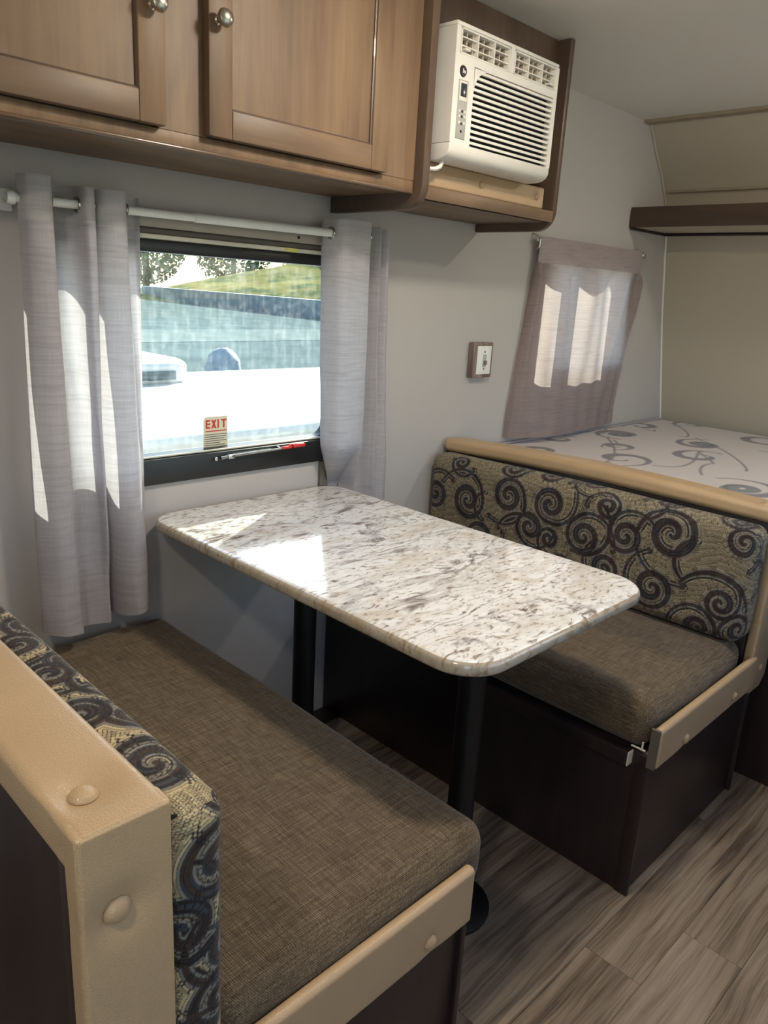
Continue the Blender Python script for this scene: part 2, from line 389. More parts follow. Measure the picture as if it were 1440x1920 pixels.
# floor with its planks
floor = struct(obj('floor', G().box(-2.2, 2.8, -2.2, 0, -.06, -.004), MAT_SUB, smooth=False))
PW = .1235
def plank_mesh(length):
    g = G().box(0, length - .0006, .0003, PW - .0003, -.004, 0, .0004, 1); me = bpy.data.meshes.new('plank'); g.bm.to_mesh(me); g.bm.free(); me.materials.append(MAT_FLOOR); return me
PL = .91; pm = plank_mesh(PL); offs = {0: .372, 1: .566, -1: .06, 2: .09, -2: .70, -3: .35, 3: .80, 4: .30}
for k in range(-8, 8):
    y = -1.071 - PW * (k + 1)
    if y < -2.2 or y > -.05: continue
    o0 = offs.get(k, (k * .37) % PL) % PL
    x = o0 - PL * 4
    while x < 2.7:
        a, b = max(x, -2.2), min(x + PL, 2.76)
        if b - a > .02:
            me = pm if (b - a) > PL - 1e-4 else plank_mesh(b - a)
            o = bpy.data.objects.new('plank', me); COL.objects.link(o); o.parent = floor; o.location = (a, y, 0)
        x += PL

# ------------------------------------------------------------------ window_1 (dinette) and its frame
x0, x1, z0, z1 = W1
win = sroot('window_1', (.186, 0, .81))
fr = G()
fr.box(-.235, .607, -.012, .0, .81, .872, .003).box(-.205, .577, -.0, WT + .004, .856, .874)
fr.box(-.235, -.203, -.012, WT, .872, 1.34, .002).box(.575, .607, -.012, WT, .872, 1.34, .002)
fr.box(-.205, .577, -.010, WT + .004, 1.339, 1.365, .002)
for (cx, cz, sx, sz) in ((-.203, .874, 1, 1), (.575, .874, -1, 1), (-.203, 1.339, 1, -1), (.575, 1.339, -1, -1)):   # rounded inner corners
    R_ = .045; poly = [(cx, cz)] + [(cx + sx * (R_ - R_ * math.sin(a)), cz + sz * (R_ - R_ * math.cos(a))) for a in [PI / 2 * q / 6 for q in range(7)]]
    fr.prism(poly, 'y', .030, WT + .004)
obj('window_frame', fr, MAT_BLKF, win)
obj('glass', G().box(-.203, .575, .046, .050, .874, 1.34), MAT_GLASS, win, smooth=False)
obj('seal', G().box(-.2, .57, -.002, .004, .8735, .8775, .001), MAT_CREAMB, win)
bl = G().box(-.215, .585, -.022, -.001, 1.389, 1.428, .004); vh = obj('valance', bl, MAT_BEIGE, win)
obj('blind_roll', G().box(-.21, .58, -.020, -.001, 1.376, 1.388, .003), MAT_OLIVE, win)
obj('blind_rail', G().box(-.21, .58, -.026, -.001, 1.3655, 1.3755, .003), MAT_CREAMB, win)
obj('label', G().box(.365, .405, -.0275, -.026, 1.367, 1.373, 0), MAT_YEL, win)
for xx in (-.03, .41): obj('screw', G().lathe([(0, .004), (.003, .003), (.004, 0)], (xx, -.022, 1.402), 'y', 10), MAT_DKGREY, vh)
lt = obj('latch', G().tube([(.178, -.022, .858), (.205, -.024, .861), (.36, -.024, .864), (.378, -.024, .866)], [.0045, .0035, .0028, .003], 8), MAT_STEEL, win)
obj('latch_grip', G().box(.366, .400, -.029, -.020, .8615, .8695, .003).box(.404, .446, -.030, -.019, .8625, .8735, .0035).tube([(.39, -.024, .868), (.402, -.024, .872), (.412, -.024, .869)], .003, 8), MAT_RED, lt)
obj('latch_mount', G().box(.196, .214, -.030, -.012, .8545, .8655, .002).lathe([(0, .010), (.005, .009), (.005, 0)], (.166, -.012, .857), 'y', 12).lathe([(0, .012), (.004, .010), (.004, 0)], (.362, -.012, .8665), 'y', 12), MAT_STEEL, lt)
# exit sticker on the glass
xs = thing('exit_sticker', 'small cream EXIT sticker with red letters low on the dinette window glass', 'sticker', (.205, .0455, .874))
obj('card', G().prism([(.170, .874), (.242, .874), (.242, .952), (.176, .952), (.170, .944)], 'y', .0448, .0456), MAT_CARD, xs, smooth=False)
def letter(gx, ch, x, z, w_, h, t):
    yb = (.0440, .0447)
    if ch in 'E':
        gx.box(x, x + t, *yb, z, z + h)
        for q in (0, (h - t) / 2, h - t): gx.box(x + t, x + w_, *yb, z + q, z + q + t)
    elif ch == 'X':
        gx.prism([(x, z), (x + t * 1.2, z), (x + w_, z + h), (x + w_ - t * 1.2, z + h)], 'y', *yb).prism([(x + w_ - t * 1.2, z), (x + w_, z), (x + t * 1.2, z + h), (x, z + h)], 'y', yb[0] - .0001, yb[1] - .0001)
    elif ch == 'I': gx.box(x + w_ / 2 - t / 2, x + w_ / 2 + t / 2, *yb, z, z + h)
    elif ch == 'T': gx.box(x + w_ / 2 - t / 2, x + w_ / 2 + t / 2, *yb, z, z + h - t).box(x, x + w_, *yb, z + h - t, z + h)
lg = G()
for ch, xx, ww in (('E', .1765, .013), ('X', .193, .015), ('I', .209, .009), ('T', .2225, .0155)): letter(lg, ch, xx, .922, ww, .022, .0042)
lg.box(.176, .238, .0440, .0447, .9135, .9160)
obj('lettering', lg, MAT_REDP, xs, smooth=False)
lg = G()
for k, ln in enumerate((.064, .064, .058, .064, .045, .060)): lg.box(.174, .174 + ln, .0440, .0447, .905 - k * .0055, .9068 - k * .0055)
obj('fine_print', lg, MAT_GRYP, xs, smooth=False)

# window_2 (bunk) behind the mauve curtain
win2 = sroot('window_2', (1.85, 0, 1.05)); a0, a1, c0, c1 = W2
fr = G().box(a0 - .03, a1 + .03, -.008, 0, c0 - .03, c0, .002).box(a0 - .03, a1 + .03, -.008, 0, c1, c1 + .03, .002).box(a0 - .03, a0, -.008, 0, c0, c1, .002).box(a1, a1 + .03, -.008, 0, c0, c1, .002)
fr.box(a0, a0 + .008, 0, WT, c0, c1).box(a1 - .008, a1, 0, WT, c0, c1).box(a0, a1, 0, WT, c0, c0 + .008).box(a0, a1, 0, WT, c1 - .008, c1)
fr.box(1.775, 1.83, .02, WT, c0, c1)
for (cx, cz, sx, sz) in ((a0, c0, 1, 1), (a1, c0, -1, 1), (a0, c1, 1, -1), (a1, c1, -1, -1)):
    R_ = .06; fr.prism([(cx, cz)] + [(cx + sx * (R_ - R_ * math.sin(a)), cz + sz * (R_ - R_ * math.cos(a))) for a in [PI / 2 * q / 6 for q in range(7)]], 'y', .030, WT)
obj('window_frame', fr, MAT_BLKF, win2)
obj('glass', G().box(a0, a1, .046, .050, c0, c1), MAT_GLASS, win2, smooth=False)

# ------------------------------------------------------------------ dinette benches
def button(name, c, axis, rad, par):
    """padded button; axis = outward direction ('-y' or 'z')"""
    pr = [(0, rad * .55), (rad * .45, rad * .5), (rad * .82, rad * .30), (rad, rad * .05), (rad * .96, -rad * .15), (rad * .7, -rad * .3)]
    return obj(name, G().lathe(pr, c, 'y' if axis == '-y' else 'z', 20), MAT_TAN, par)
# -- near bench (left in the photo)
nb = thing('dinette_bench', 'near dinette bench with dark base, tan padded trim and buttons', 'bench', (-.33, -.53, 0))
g = G().box(-.640, -.030, -1.035, -.004, 0, .355, .002)
obj('base', g, MAT_DARK, nb)
obj('corner_strip', G().box(-.034, -.022, -1.043, -1.012, 0, .338, .002), MAT_DARK, nb)
obj('back_panel', G().box(-.652, -.592, -1.078, -.004, 0, .806, .003), MAT_DARK, nb)
obj('back_trim', G().box(-.660, -.651, -1.085, -1.04, 0, .80, .002), MAT_DARK, nb)
tr = obj('seat_trim', softbox('seat_trim', (-.585, -1.070, .338), (-.050, -1.050, .440), (.006, .009, .008), .012, (0, .0, .0), dents=[((-.145, -1.07, .362), .02, .004)]), MAT_TAN, nb)
button('button', (-.147, -1.069, .362), '-y', .0125, tr); button('button', (-.45, -1.069, .362), '-y', .0125, tr)
cp = obj('cap_pad', softbox('cap_pad', (-.667, -1.0995, .796), (-.579, -.006, .841), (.010, .004, .007), .006, (0, 0, .004), dents=[((-.632, -1.037, .841), .026, .012), ((-.63, -.52, .841), .026, .012)]), MAT_TAN, nb)
button('button', (-.632, -1.037, .833), 'z', .0135, cp); button('button', (-.632, -.52, .838), 'z', .0135, cp)
ep = obj('end_pad', softbox('end_pad', (-.667, -1.1000, .330), (-.579, -1.070, .8405), (.005, .007, .004), .006, dents=[((-.631, -1.1, .747), .026, .010), ((-.631, -1.1, .45), .026, .010)]), MAT_TAN, nb)
button('button', (-.631, -1.0925, .747), '-y', .0135, ep); button('button', (-.631, -1.096, .45), '-y', .0135, ep)
# -- far bench (right in the photo)
fb = thing('dinette_bench', 'far dinette bench backing onto the bed, with dark base and tan trim', 'bench', (.86, -.53, 0))
g = G().box(.566, 1.150, -1.052, -.004, 0, .36, .002); obj('base', g, MAT_DARK, fb)
obj('corner_strip', G().box(.562, .572, -1.062, -1.03, 0, .36, .002), MAT_DARK, fb); obj('corner_strip', G().box(1.148, 1.160, -1.062, -1.03, 0, .33, .002), MAT_DARK, fb)
obj('cleat', G().box(.543, .566, -1.02, -.12, .328, .362, .002), MAT_DARK, fb)
obj('cleat_end', G().box(.5435, .5655, -1.0225, -1.02, .329, .361), MAT_WPLAS2, fb)
obj('bracket', G().box(.553, .556, -1.052, -1.02, .375, .378).box(.553, .556, -1.046, -1.043, .378, .395), MAT_WPLAS2, fb)
obj('back_panel', G().box(1.080, 1.145, -1.045, -.004, 0, .795, .003), MAT_DARK, fb)
tr = obj('seat_trim', softbox('seat_trim', (.566, -1.078, .336), (1.11, -1.058, .432), (.006, .009, .010), .012, dents=[((.702, -1.078, .355), .02, .003), ((.981, -1.078, .363), .02, .003)]), MAT_TAN, fb)
obj('trim_core', G().box(.560, .567, -1.074, -1.056, .337, .430), MAT_OLIVE, fb)
button('button', (.705, -1.077, .357), '-y', .012, tr); button('button', (.981, -1.077, .364), '-y', .012, tr)
ep = obj('end_pad', G().prism([(1.088, .34), (1.115, .318), (1.185, .318), (1.215, .345), (1.215, .80), (1.088, .80)], 'y', -1.072, -1.046, .006, 3), MAT_TAN, fb)
button('button', (1.163, -1.071, .382), '-y', .011, ep)
cpm = softbox('cap_pad', (1.062, -1.085, .790), (1.150, -.012, .832), (.018, .018, .016), .010, (0, 0, .004), dents=[((1.12, -.42, .832), .02, .004), ((1.09, -1.0, .832), .02, .003)])
for v in cpm.vertices:
    q = (v.co.y + 1.085) / 1.07; v.co.z += .010 * math.sin(PI * min(1, q * 1.05)) - .004 * q; v.co.x -= .012 * max(0, q - .8) / .2
cp = obj('cap_pad', cpm, MAT_TAN, fb)
button('button', (1.118, -.45, .8365), 'z', .011, cp); button('button', (1.09, -1.03, .832), 'z', .011, cp)

# ------------------------------------------------------------------ cushions
sc1 = obj('seat_cushion', softbox('seat_cushion', (-.500, -1.045, .358), (.012, -.012, .478), (.035, .035, .040), .012, (.012, .006, .010), wrinkle=.0012, seed=3), MAT_TWEED, base=(-.245, -.53, .358))
tag(sc1, 'brown tweed seat cushion on the near bench, filling the lower left', 'cushion')
sc2 = obj('seat_cushion', softbox('seat_cushion', (.560, -1.048, .362), (1.078, -.012, .480), (.035, .035, .045), .012, (.012, .006, .005), wrinkle=.0014, seed=5), MAT_TWEED, base=(.82, -.53, .362))
tag(sc2, 'brown tweed seat cushion on the far bench, below the swirl backrest', 'cushion')

# ---- swirl mosaic pattern raster
def raster_swirls(u0, u1, v0, v1, res, swirls, arcs, cell, seed, GAPMIX=.2, CR=(172, 158, 130), OL=(126, 115, 93)):
    rs = np.random.RandomState(seed); W_ = int((u1 - u0) / res); H_ = int((v1 - v0) / res)
    D = np.full((H_, W_), .09); S = np.zeros((H_, W_)); SG = np.ones((H_, W_)); HW = np.full((H_, W_), .005); CEN = np.zeros((H_, W_))
    uu = u0 + (np.arange(W_) + .5) * res; vv = v0 + (np.arange(H_) + .5) * res
    strokes = []
    for i, (cu, cv, R_) in enumerate(swirls):
        sgn = 1 if rs.rand() > .45 else -1; a0 = rs.uniform(0, 6.28); turns = 1.55 + .3 * rs.rand(); t = np.linspace(0, 1, int(60 + R_ * 2600))
        ang = a0 + sgn * t * turns * 2 * PI; rad = R_ * (1 - t) ** .85 * .98 + R_ * .06
        hw = (.0028 + .070 * R_) * (.55 + .75 * np.sin(PI * np.clip(t * 1.05, 0, 1)) ** .7)
        # tail leaving the spiral tangentially
        tl = np.linspace(1, 0, 60)[:-1] * R_ * 2.1; ta = a0 - sgn * 1.1 * tl / R_; tr_ = R_ * 1.04 + tl * .42
        pu = np.concatenate([cu + tr_ * np.cos(ta), cu + rad * np.cos(ang)]); pv = np.concatenate([cv + tr_ * np.sin(ta), cv + rad * np.sin(ang)])
        hh = np.concatenate([np.linspace(.0022, max(hw[0], .004 + .03 * R_), len(tl)), np.maximum(hw, (.004 + .03 * R_) * (1 - t))]); strokes.append((pu, pv, hh, cu, cv, sgn))
    for (cu, cv, R_, a0, a1, h) in arcs:
        a = np.linspace(a0, a1, 90); strokes.append((cu + R_ * np.cos(a), cv + R_ * np.sin(a), h * (.4 + .6 * np.sin(np.linspace(0, PI, 90))), cu, cv, 1))
    reach = .060
    for (pu, pv, hh, cu, cv, sgn) in strokes:
        s = np.concatenate([[0], np.cumsum(np.hypot(np.diff(pu), np.diff(pv)))])
        for k in range(len(pu)):
            i0 = max(0, int((pu[k] - reach - u0) / res)); i1 = min(W_, int((pu[k] + reach - u0) / res) + 1)
            j0 = max(0, int((pv[k] - reach - v0) / res)); j1 = min(H_, int((pv[k] + reach - v0) / res) + 1)
            if i1 <= i0 or j1 <= j0: continue
            du = uu[i0:i1][None, :] - pu[k]; dv = vv[j0:j1][:, None] - pv[k]
            dd = np.sqrt(du * du + dv * dv) - hh[k]; m = dd < D[j0:j1, i0:i1]
            if not m.any(): continue
            D[j0:j1, i0:i1][m] = dd[m]; S[j0:j1, i0:i1][m] = s[k]; HW[j0:j1, i0:i1][m] = hh[k]
            ins = ((uu[i0:i1][None, :] - cu) ** 2 + (vv[j0:j1][:, None] - cv) ** 2) < ((pu[k] - cu) ** 2 + (pv[k] - cv) ** 2)
            SG[j0:j1, i0:i1][m] = np.where(ins, 1, -1)[m]
    inside = D < 0
    UG, VG = np.meshgrid(uu, vv)
    a1 = UG + .010 * np.sin(VG * 31 + 1) + .006 * np.sin(UG * 47 + VG * 23); b1 = VG + .010 * np.sin(UG * 29 + 2) + .006 * np.sin(VG * 41 - UG * 27)
    row = np.floor(D / cell).astype(int); fr_ = D / cell - row; sc_ = S / (cell * 1.15) + .5 * (row % 2); cl = np.floor(sc_).astype(int); fc = sc_ - cl
    farm = (D > .012) & ~inside
    row2 = np.floor(b1 / cell).astype(int); q2 = a1 / (cell * 1.15) + .5 * (row2 % 2); cl2 = np.floor(q2).astype(int)
    fr_ = np.where(farm, b1 / cell - row2, fr_); fc = np.where(farm, q2 - cl2, fc); row_b = np.where(farm, row2 + 50, row); cl = np.where(farm, cl2, cl)
    h = ((row_b * 7349 + cl * 9151 + 31 * (SG > 0)) % 1013) / 1013.
    far = D > .055
    gap = (fr_ < .20) | (fc < .18)
    cream = np.array(s2l(CR)); olive = np.array(s2l(OL)); dark = np.array(s2l((34, 28, 30))); brown = np.array(s2l((72, 58, 50))); slate = np.array(s2l((66, 70, 76))); grey = np.array(s2l((132, 128, 120)))
    col = olive[None, None] * (1 - h[..., None]) + cream[None, None] * h[..., None]
    band = np.where((h < .5)[..., None], brown, np.where((h < .75)[..., None], slate, dark * 1.5))
    col = np.where(inside[..., None], band, col)
    core = D < -HW * .55
    col = np.where(((row == 0) & ~inside)[..., None], grey * (.8 + .5 * h[..., None]), col)
    col = np.where(((row == 1) & (SG > 0) & ~inside)[..., None], dark * 1.2, col)
    col = np.where(((row == 2) & (SG > 0) & ~inside)[..., None], cream * (.8 + .3 * h[..., None]), col)
    col = np.where(gap[..., None], np.where(inside[..., None], dark * .8, (dark + olive * GAPMIX)), col)
    return col
def sampler(img, u0, v0, res):
    H_, W_ = img.shape[:2]
    def f(u, v):
        x = np.clip((u - u0) / res - .5, 0, W_ - 1.001); y = np.clip((v - v0) / res - .5, 0, H_ - 1.001)
        i = x.astype(int); j = y.astype(int); a = (x - i)[:, None]; b = (y - j)[:, None]
        i2 = np.minimum(i + 1, W_ - 1); j2 = np.minimum(j + 1, H_ - 1)
        return (img[j, i] * (1 - a) + img[j, i2] * a) * (1 - b) + (img[j2, i] * (1 - a) + img[j2, i2] * a) * b
    return f
SW_R = [(-0.05, 0.66, 0.049), (-0.189, 0.667, 0.061), (-0.344, 0.715, 0.054), (-0.49, 0.723, 0.052), (-0.429, 0.64, 0.045), (-0.498, 0.621, 0.031), (-0.608, 0.658, 0.052), (-0.668, 0.758, 0.035), (-0.73, 0.691, 0.048), (-0.85, 0.729, 0.073), (-0.822, 0.572, 0.054), (-1.001, 0.585, 0.039), (-0.956, 0.502, 0.045), (-1.059, 0.527, 0.041), (-1.032, 0.753, 0.042), (-1.005, 0.83, 0.033), (-0.333, 0.815, 0.041), (-0.465, 0.83, 0.037), (-0.59, 0.84, 0.037), (-0.813, 0.845, 0.036), (-0.143, 0.785, 0.032), (-0.68, 0.585, 0.042), (-.25, .56, .05), (-.56, .53, .04), (-.70, .50, .035), (-.36, .52, .05), (-.08, .53, .05)]
ARCS_R = [(-.978, .557, .100, .6, 3.0, .007), (-.602, .690, .085, 2.2, 5.0, .006), (-.27, .66, .05, -1.2, 1.3, .005), (-.93, .67, .06, -1.0, 1.4, .006), (-.77, .80, .05, 2.6, 4.4, .006), (-.40, .58, .09, .4, 2.4, .005), (-1.08, .66, .05, 1.6, 4.4, .006)]
def build_back(name, lo, hi, rr, step, side, swirls, arcs, res, cell, label, seed, base, **kw):
    xf = lo[0] if side < 0 else hi[0]
    u0, u1, v0, v1 = lo[1] - .12, hi[1] + .02, lo[2] - .02, hi[2] + .14
    img = raster_swirls(u0, u1, v0, v1, res, swirls, arcs, cell, seed, **kw); smp = sampler(img, u0, v0, res)
    def colfn(U, W_):
        depth = np.abs(U[:, 0] - xf); top = np.abs(U[:, 2] - hi[2]) < 1e-5; end = np.abs(U[:, 1] - lo[1]) < 1e-5
        u = U[:, 1] - np.where(end, depth, 0); v = U[:, 2] + np.where(top & ~end, depth, 0)
        return smp(u, v)
    me = softbox(name, lo, hi, rr, step, (.010, .004, .006), colfn=colfn, wrinkle=.0008, seed=seed)
    o = obj(name, me, MAT_SWIRL, base=base); return tag(o, label, 'cushion')
build_back('back_cushion', (.985, -1.058, .488), (1.080, -.018, .787), (.030, .030, .034), (.010, .0017, .0017), -1, SW_R, ARCS_R, .0010, .0044, 'swirl mosaic back cushion facing the table on the far bench', 11, (1.03, -.53, .47))
SW_L = [(-1.0, .842, .045), (-.762, .850, .030), (-.729, .815, .026), (-.87, .858, .030), (-.90, .81, .026), (-.66, .85, .032), (-.6, .815, .03), (-.52, .85, .035), (-1.100, .732, .042), (-1.140, .672, .040), (-1.086, .624, .034), (-1.10, .559, .038), (-1.14, .50, .035), (-1.02, .7, .05), (-.94, .66, .05), (-.85, .72, .05), (-.75, .66, .055), (-.95, .55, .05), (-.6, .7, .06), (-.45, .84, .035), (-.38, .82, .03), (-.45, .68, .06), (-.3, .7, .06), (-.25, .85, .035), (-.15, .7, .06)]
build_back('back_cushion', (-.580, -1.085, .470), (-.508, -.018, .806), (.024, .026, .026), (.0012, .0012, .0014), 1, SW_L, [(-.80, .80, .04, .5, 3.5, .005), (-1.06, .83, .05, 2.2, 4.6, .005), (-1.12, .61, .05, -1, 1.5, .004)], .0007, .0040, 'swirl mosaic back cushion beside the tan cap at the lower left', 23, (-.545, -.53, .47), GAPMIX=.04, CR=(214, 196, 154), OL=(168, 152, 120))

# ------------------------------------------------------------------ table
tb = thing('dinette_table', 'granite look dinette table on two dark pedestal poles', 'table', (.268, -.5, 0))
def rrect(x0, x1, y0, y1, rf, rb, n=10):
    P = []
    for (cx, cy, a, r) in ((x1 - rb, y1 - rb, 0, rb), (x0 + rb, y1 - rb, 90, rb), (x0 + rf, y0 + rf, 180, rf), (x1 - rf, y0 + rf, 270, rf)):
        for k in range(n + 1):
            t = math.radians(a + 90 * k / n); P.append((cx + r * math.cos(t), cy + r * math.sin(t)))
    return P
g = G().prism(rrect(-.028, .564, -1.013, -.012, .085, .07), 'z', .711, .740, .0125, 5)
to = obj('tabletop', g, [MAT_GRAN, MAT_GRANE], tb)
for p in to.data.polygons:
    if p.normal.z < .72: p.material_index = 1
for py in (-.268, -.800):
    p = obj('pedestal_pole', G().tube([(.262, py, .012), (.262, py, .70)], .0285, 24), MAT_BLACK, tb)
    obj('floor_flange', G().lathe([(.095, 0), (.095, .006), (.085, .011), (.05, .016), (.038, .030), (.031, .034), (.0, .034)], (.262 - .02 * (py < -.5), py, .0), 'z', 32), MAT_BLACK, tb)
    obj('table_flange', G().lathe([(.031, 0), (.036, .012), (.075, .018), (.075, .022), (0, .022)], (.262, py, .689), 'z', 32), MAT_BLACK, tb)

# ------------------------------------------------------------------ bed
bd = thing('bed_platform', 'dark wood bed platform panel behind the far bench', 'bed', (1.9, -.8, 0))
obj('panel', G().box(1.255, 1.270, -1.60, -.004, 0, .64, .002), MAT_DARK, bd)
obj('platform', G().box(1.255, 2.60, -1.60, -.004, .62, .645, .002), MAT_DARK, bd)
def matt_col():
    u0, u1, v0, v1, res = 1.2, 2.72, -1.65, .02, .004
    W_ = int((u1 - u0) / res); H_ = int((v1 - v0) / res); base = np.tile(np.array(s2l((216, 208, 204))), (H_, W_, 1)); ink = np.array(s2l((118, 112, 118))); ink2 = np.array(s2l((96, 106, 108)))
    uu = u0 + (np.arange(W_) + .5) * res; vv = v0 + (np.arange(H_) + .5) * res; rs = np.random.RandomState(4)
    A = np.zeros((H_, W_)); B = np.zeros((H_, W_))
    def dab(T, x, y, r):
        i0 = max(0, int((x - r * 2 - u0) / res)); i1 = min(W_, int((x + r * 2 - u0) / res) + 1); j0 = max(0, int((y - r * 2 - v0) / res)); j1 = min(H_, int((y + r * 2 - v0) / res) + 1)
        if i1 <= i0 or j1 <= j0: return
        d = np.hypot(uu[i0:i1][None, :] - x, vv[j0:j1][:, None] - y); T[j0:j1, i0:i1] = np.maximum(T[j0:j1, i0:i1], np.clip((r - d) / res + .5, 0, 1))
    C_ = [(1.685, -.065, .07), (2.013, -.14, .10), (2.322, -.075, .08), (1.548, -.40, .10), (2.132, -.43, .10), (1.87, -.535, .10), (1.478, -.834, .12), (2.495, -.542, .11), (2.60, -.18, .08), (1.40, -.16, .08), (2.25, -.75, .11), (1.9, -.95, .12), (1.5, -1.2, .12), (2.3, -1.1, .12), (1.75, -.27, .06)]
    for (x, y, R_) in C_:
        a0 = rs.uniform(0, 6.28); sg = rs.choice([-1, 1]); R_ *= 1.25
        for t in np.linspace(0, 1, 260):
            a = a0 + sg * t * 7.2; r = R_ * (1 - .8 * t); dab(A, x + r * math.cos(a), y + r * math.sin(a) * .8, (.005 + .016 * math.sin(PI * min(1, t * 1.1)) ** 2))
        if rs.rand() > .78:
            for t in np.linspace(0, 1, 40): dab(B, x + .25 * R_ * math.cos(6.28 * t), y + .2 * R_ * math.sin(6.28 * t), .022)
        tx, ty = rs.uniform(-.5, .5, 2)
        for t in np.linspace(0, 1, 220): dab(A, x + R_ * math.cos(a0) + t * tx + .05 * math.sin(6 * t), y + .8 * R_ * math.sin(a0) + t * ty * .7 + .06 * math.sin(5 * t + 1), .0045)
    img = base * (1 - A[..., None] * .85) + ink * A[..., None] * .85; img = img * (1 - B[..., None] * .8) + ink2 * B[..., None] * .8
    s = sampler(img, u0, v0, res)
    def f(U, W_):
        c = s(U[:, 0], U[:, 1]); top = U[:, 2] > .77; c[~top] = s2l((206, 200, 196)); return c
    return f
ms = obj('mattress', softbox('mattress', (1.245, -1.58, .646), (2.640, -.015, .775), (.02, .02, .022), (.005, .005, .03), colfn=matt_col()), MAT_MATT, base=(1.94, -.8, .646))
tag(ms, 'pale grey mattress with printed scroll pattern in the nose of the trailer', 'mattress')
for v in ms.data.vertices:       # edge against the sloping nose wall
    wx = v.co.x + 1.94; 
    if wx > 2.6: v.co.x = 2.6 + (wx - 2.6) * .6 - 1.94
obj('piping', G().tube([(1.26, -.019, .776), (2.62, -.019, .776)], .0055, 8).tube([(1.249, -1.56, .776), (1.249, -.03, .776)], .0055, 8), MAT_CURT, ms)

# ------------------------------------------------------------------ upper cabinet
uc = thing('upper_cabinet', 'brown wood overhead cabinet with two panelled doors above the dinette window', 'cabinet', (-.05, -.15, 1.512))
obj('carcass', G().box(-.70, .528, -.280, -.003, 1.512, 1.979, .001), MAT_CABX, uc)
ff = G().box(-.70, .528, -.297, -.280, 1.512, 1.536, .0025).box(-.70, .528, -.297, -.280, 1.945, 1.979, .001)
for a, b in ((-.128, -.028), (.415, .528), (-.70, -.60)): ff.box(a, b, -.297, -.280, 1.536, 1.945)
obj('face_frame', ff, MAT_CAB, uc)
obj('bottom_lip', G().box(-.70, .528, -.3005, -.283, 1.506, 1.5145, .004, 3), MAT_LIP, uc)
def door(xa, xb, za, zb, name='door'):
    st = .050
    d = obj(name, G().box(xa + st - .004, xb - st + .004, -.309, -.300, za + st - .004, zb - st + .004), MAT_CAB, uc)
    obj('stile', G().box(xa, xa + st, -.318, -.298, za, zb, .003), MAT_CAB, d); obj('stile', G().box(xb - st, xb, -.318, -.298, za, zb, .003), MAT_CAB, d)
    obj('rail', G().box(xa + st, xb - st, -.318, -.298, za, za + st, .003), MAT_CABX, d); obj('rail', G().box(xa + st, xb - st, -.318, -.298, zb - st, zb, .003), MAT_CABX, d)
    g = G(); a, b, c, e = xa + st, xb - st, za + st, zb - st
    for (p, q) in (((a, c), (b, c)), ((b, c), (b, e)), ((b, e), (a, e)), ((a, e), (a, c))): g.tube([(p[0], -.309, p[1]), (q[0], -.309, q[1])], .0042, 8)
    obj('bead', g, MAT_EDGE, d); return d
d1 = door(-.037, .421, 1.537, 1.944); d2 = door(-.585, -.122, 1.537, 1.944)
kn = [(0, .030), (.008, .0295), (.0135, .026), (.0155, .0205), (.0135, .0165), (.008, .013), (.0058, .009), (.006, .003), (.009, 0)]
obj('knob', G().lathe(kn, (-.016, -.3175, 1.726), 'y', 28), MAT_NICK, d1)
obj('knob', G().lathe(kn, (-.143, -.3175, 1.7165), 'y', 28), MAT_NICK, d2)

# ------------------------------------------------------------------ air conditioner niche
an = thing('air_conditioner_cabinet', 'open wood niche around the air conditioner with rounded side panels', 'cabinet', (.83, -.15, 1.475))
def side_panel(xa, xb, yf, zb):
    R_ = .055; P = [(-.003, 1.979), (-.003, zb)] + [(yf + R_ - R_ * math.sin(a), zb + R_ - R_ * math.cos(a)) for a in [PI / 2 * k / 8 for k in range(9)]] + [(yf, 1.979)]
    return G().prism(P, 'x', xa, xb, .002, 2)
obj('side_panel', side_panel(.529, .553, -.325, 1.474), MAT_EDGE, an)
obj('side_panel', side_panel(1.136, 1.156, -.285, 1.480), MAT_EDGE, an)
obj('niche_back', G().box(.553, 1.136, -.012, -.003, 1.512, 1.979), MAT_WALL, an)
obj('niche_floor', G().box(.553, 1.136, -.285, -.003, 1.503, 1.520, .002).box(.553, 1.136, -.287, -.268, 1.503, 1.534, .002), MAT_CABX, an)
obj('header_rail', G().box(.553, 1.136, -.245, -.215, 1.878, 1.979, .002), MAT_EDGE, an)
pb = obj('padded_board', softbox('padded_board', (.556, -.278, 1.534), (1.095, -.255, 1.592), (.006, .008, .006), .010, dents=[((.811, -.278, 1.563), .014, .003), ((1.067, -.278, 1.565), .014, .003)]), MAT_TAN, an)
button('button', (.806, -.277, 1.563), '-y', .009, pb); button('button', (1.056, -.277, 1.564), '-y', .009, pb)

# air conditioner
ac = thing('air_conditioner', 'cream white window air conditioner set in the wood niche', 'air conditioner', (.785, -.2, 1.594))
obj('housing', G().box(.590, .980, -.300, -.02, 1.594, 1.862, .006), MAT_WPLAS2, ac)
obj('housing_seam', G().box(.5885, .5905, -.285, -.05, 1.60, 1.66, .001).box(.5875, .591, -.250, -.244, 1.66, 1.80, .001).box(.5865, .591, -.262, -.232, 1.70, 1.762, .003), MAT_WPLAS, ac)
XA, XB, ZA, ZB, YF = .578, .990, 1.588, 1.872, -.360
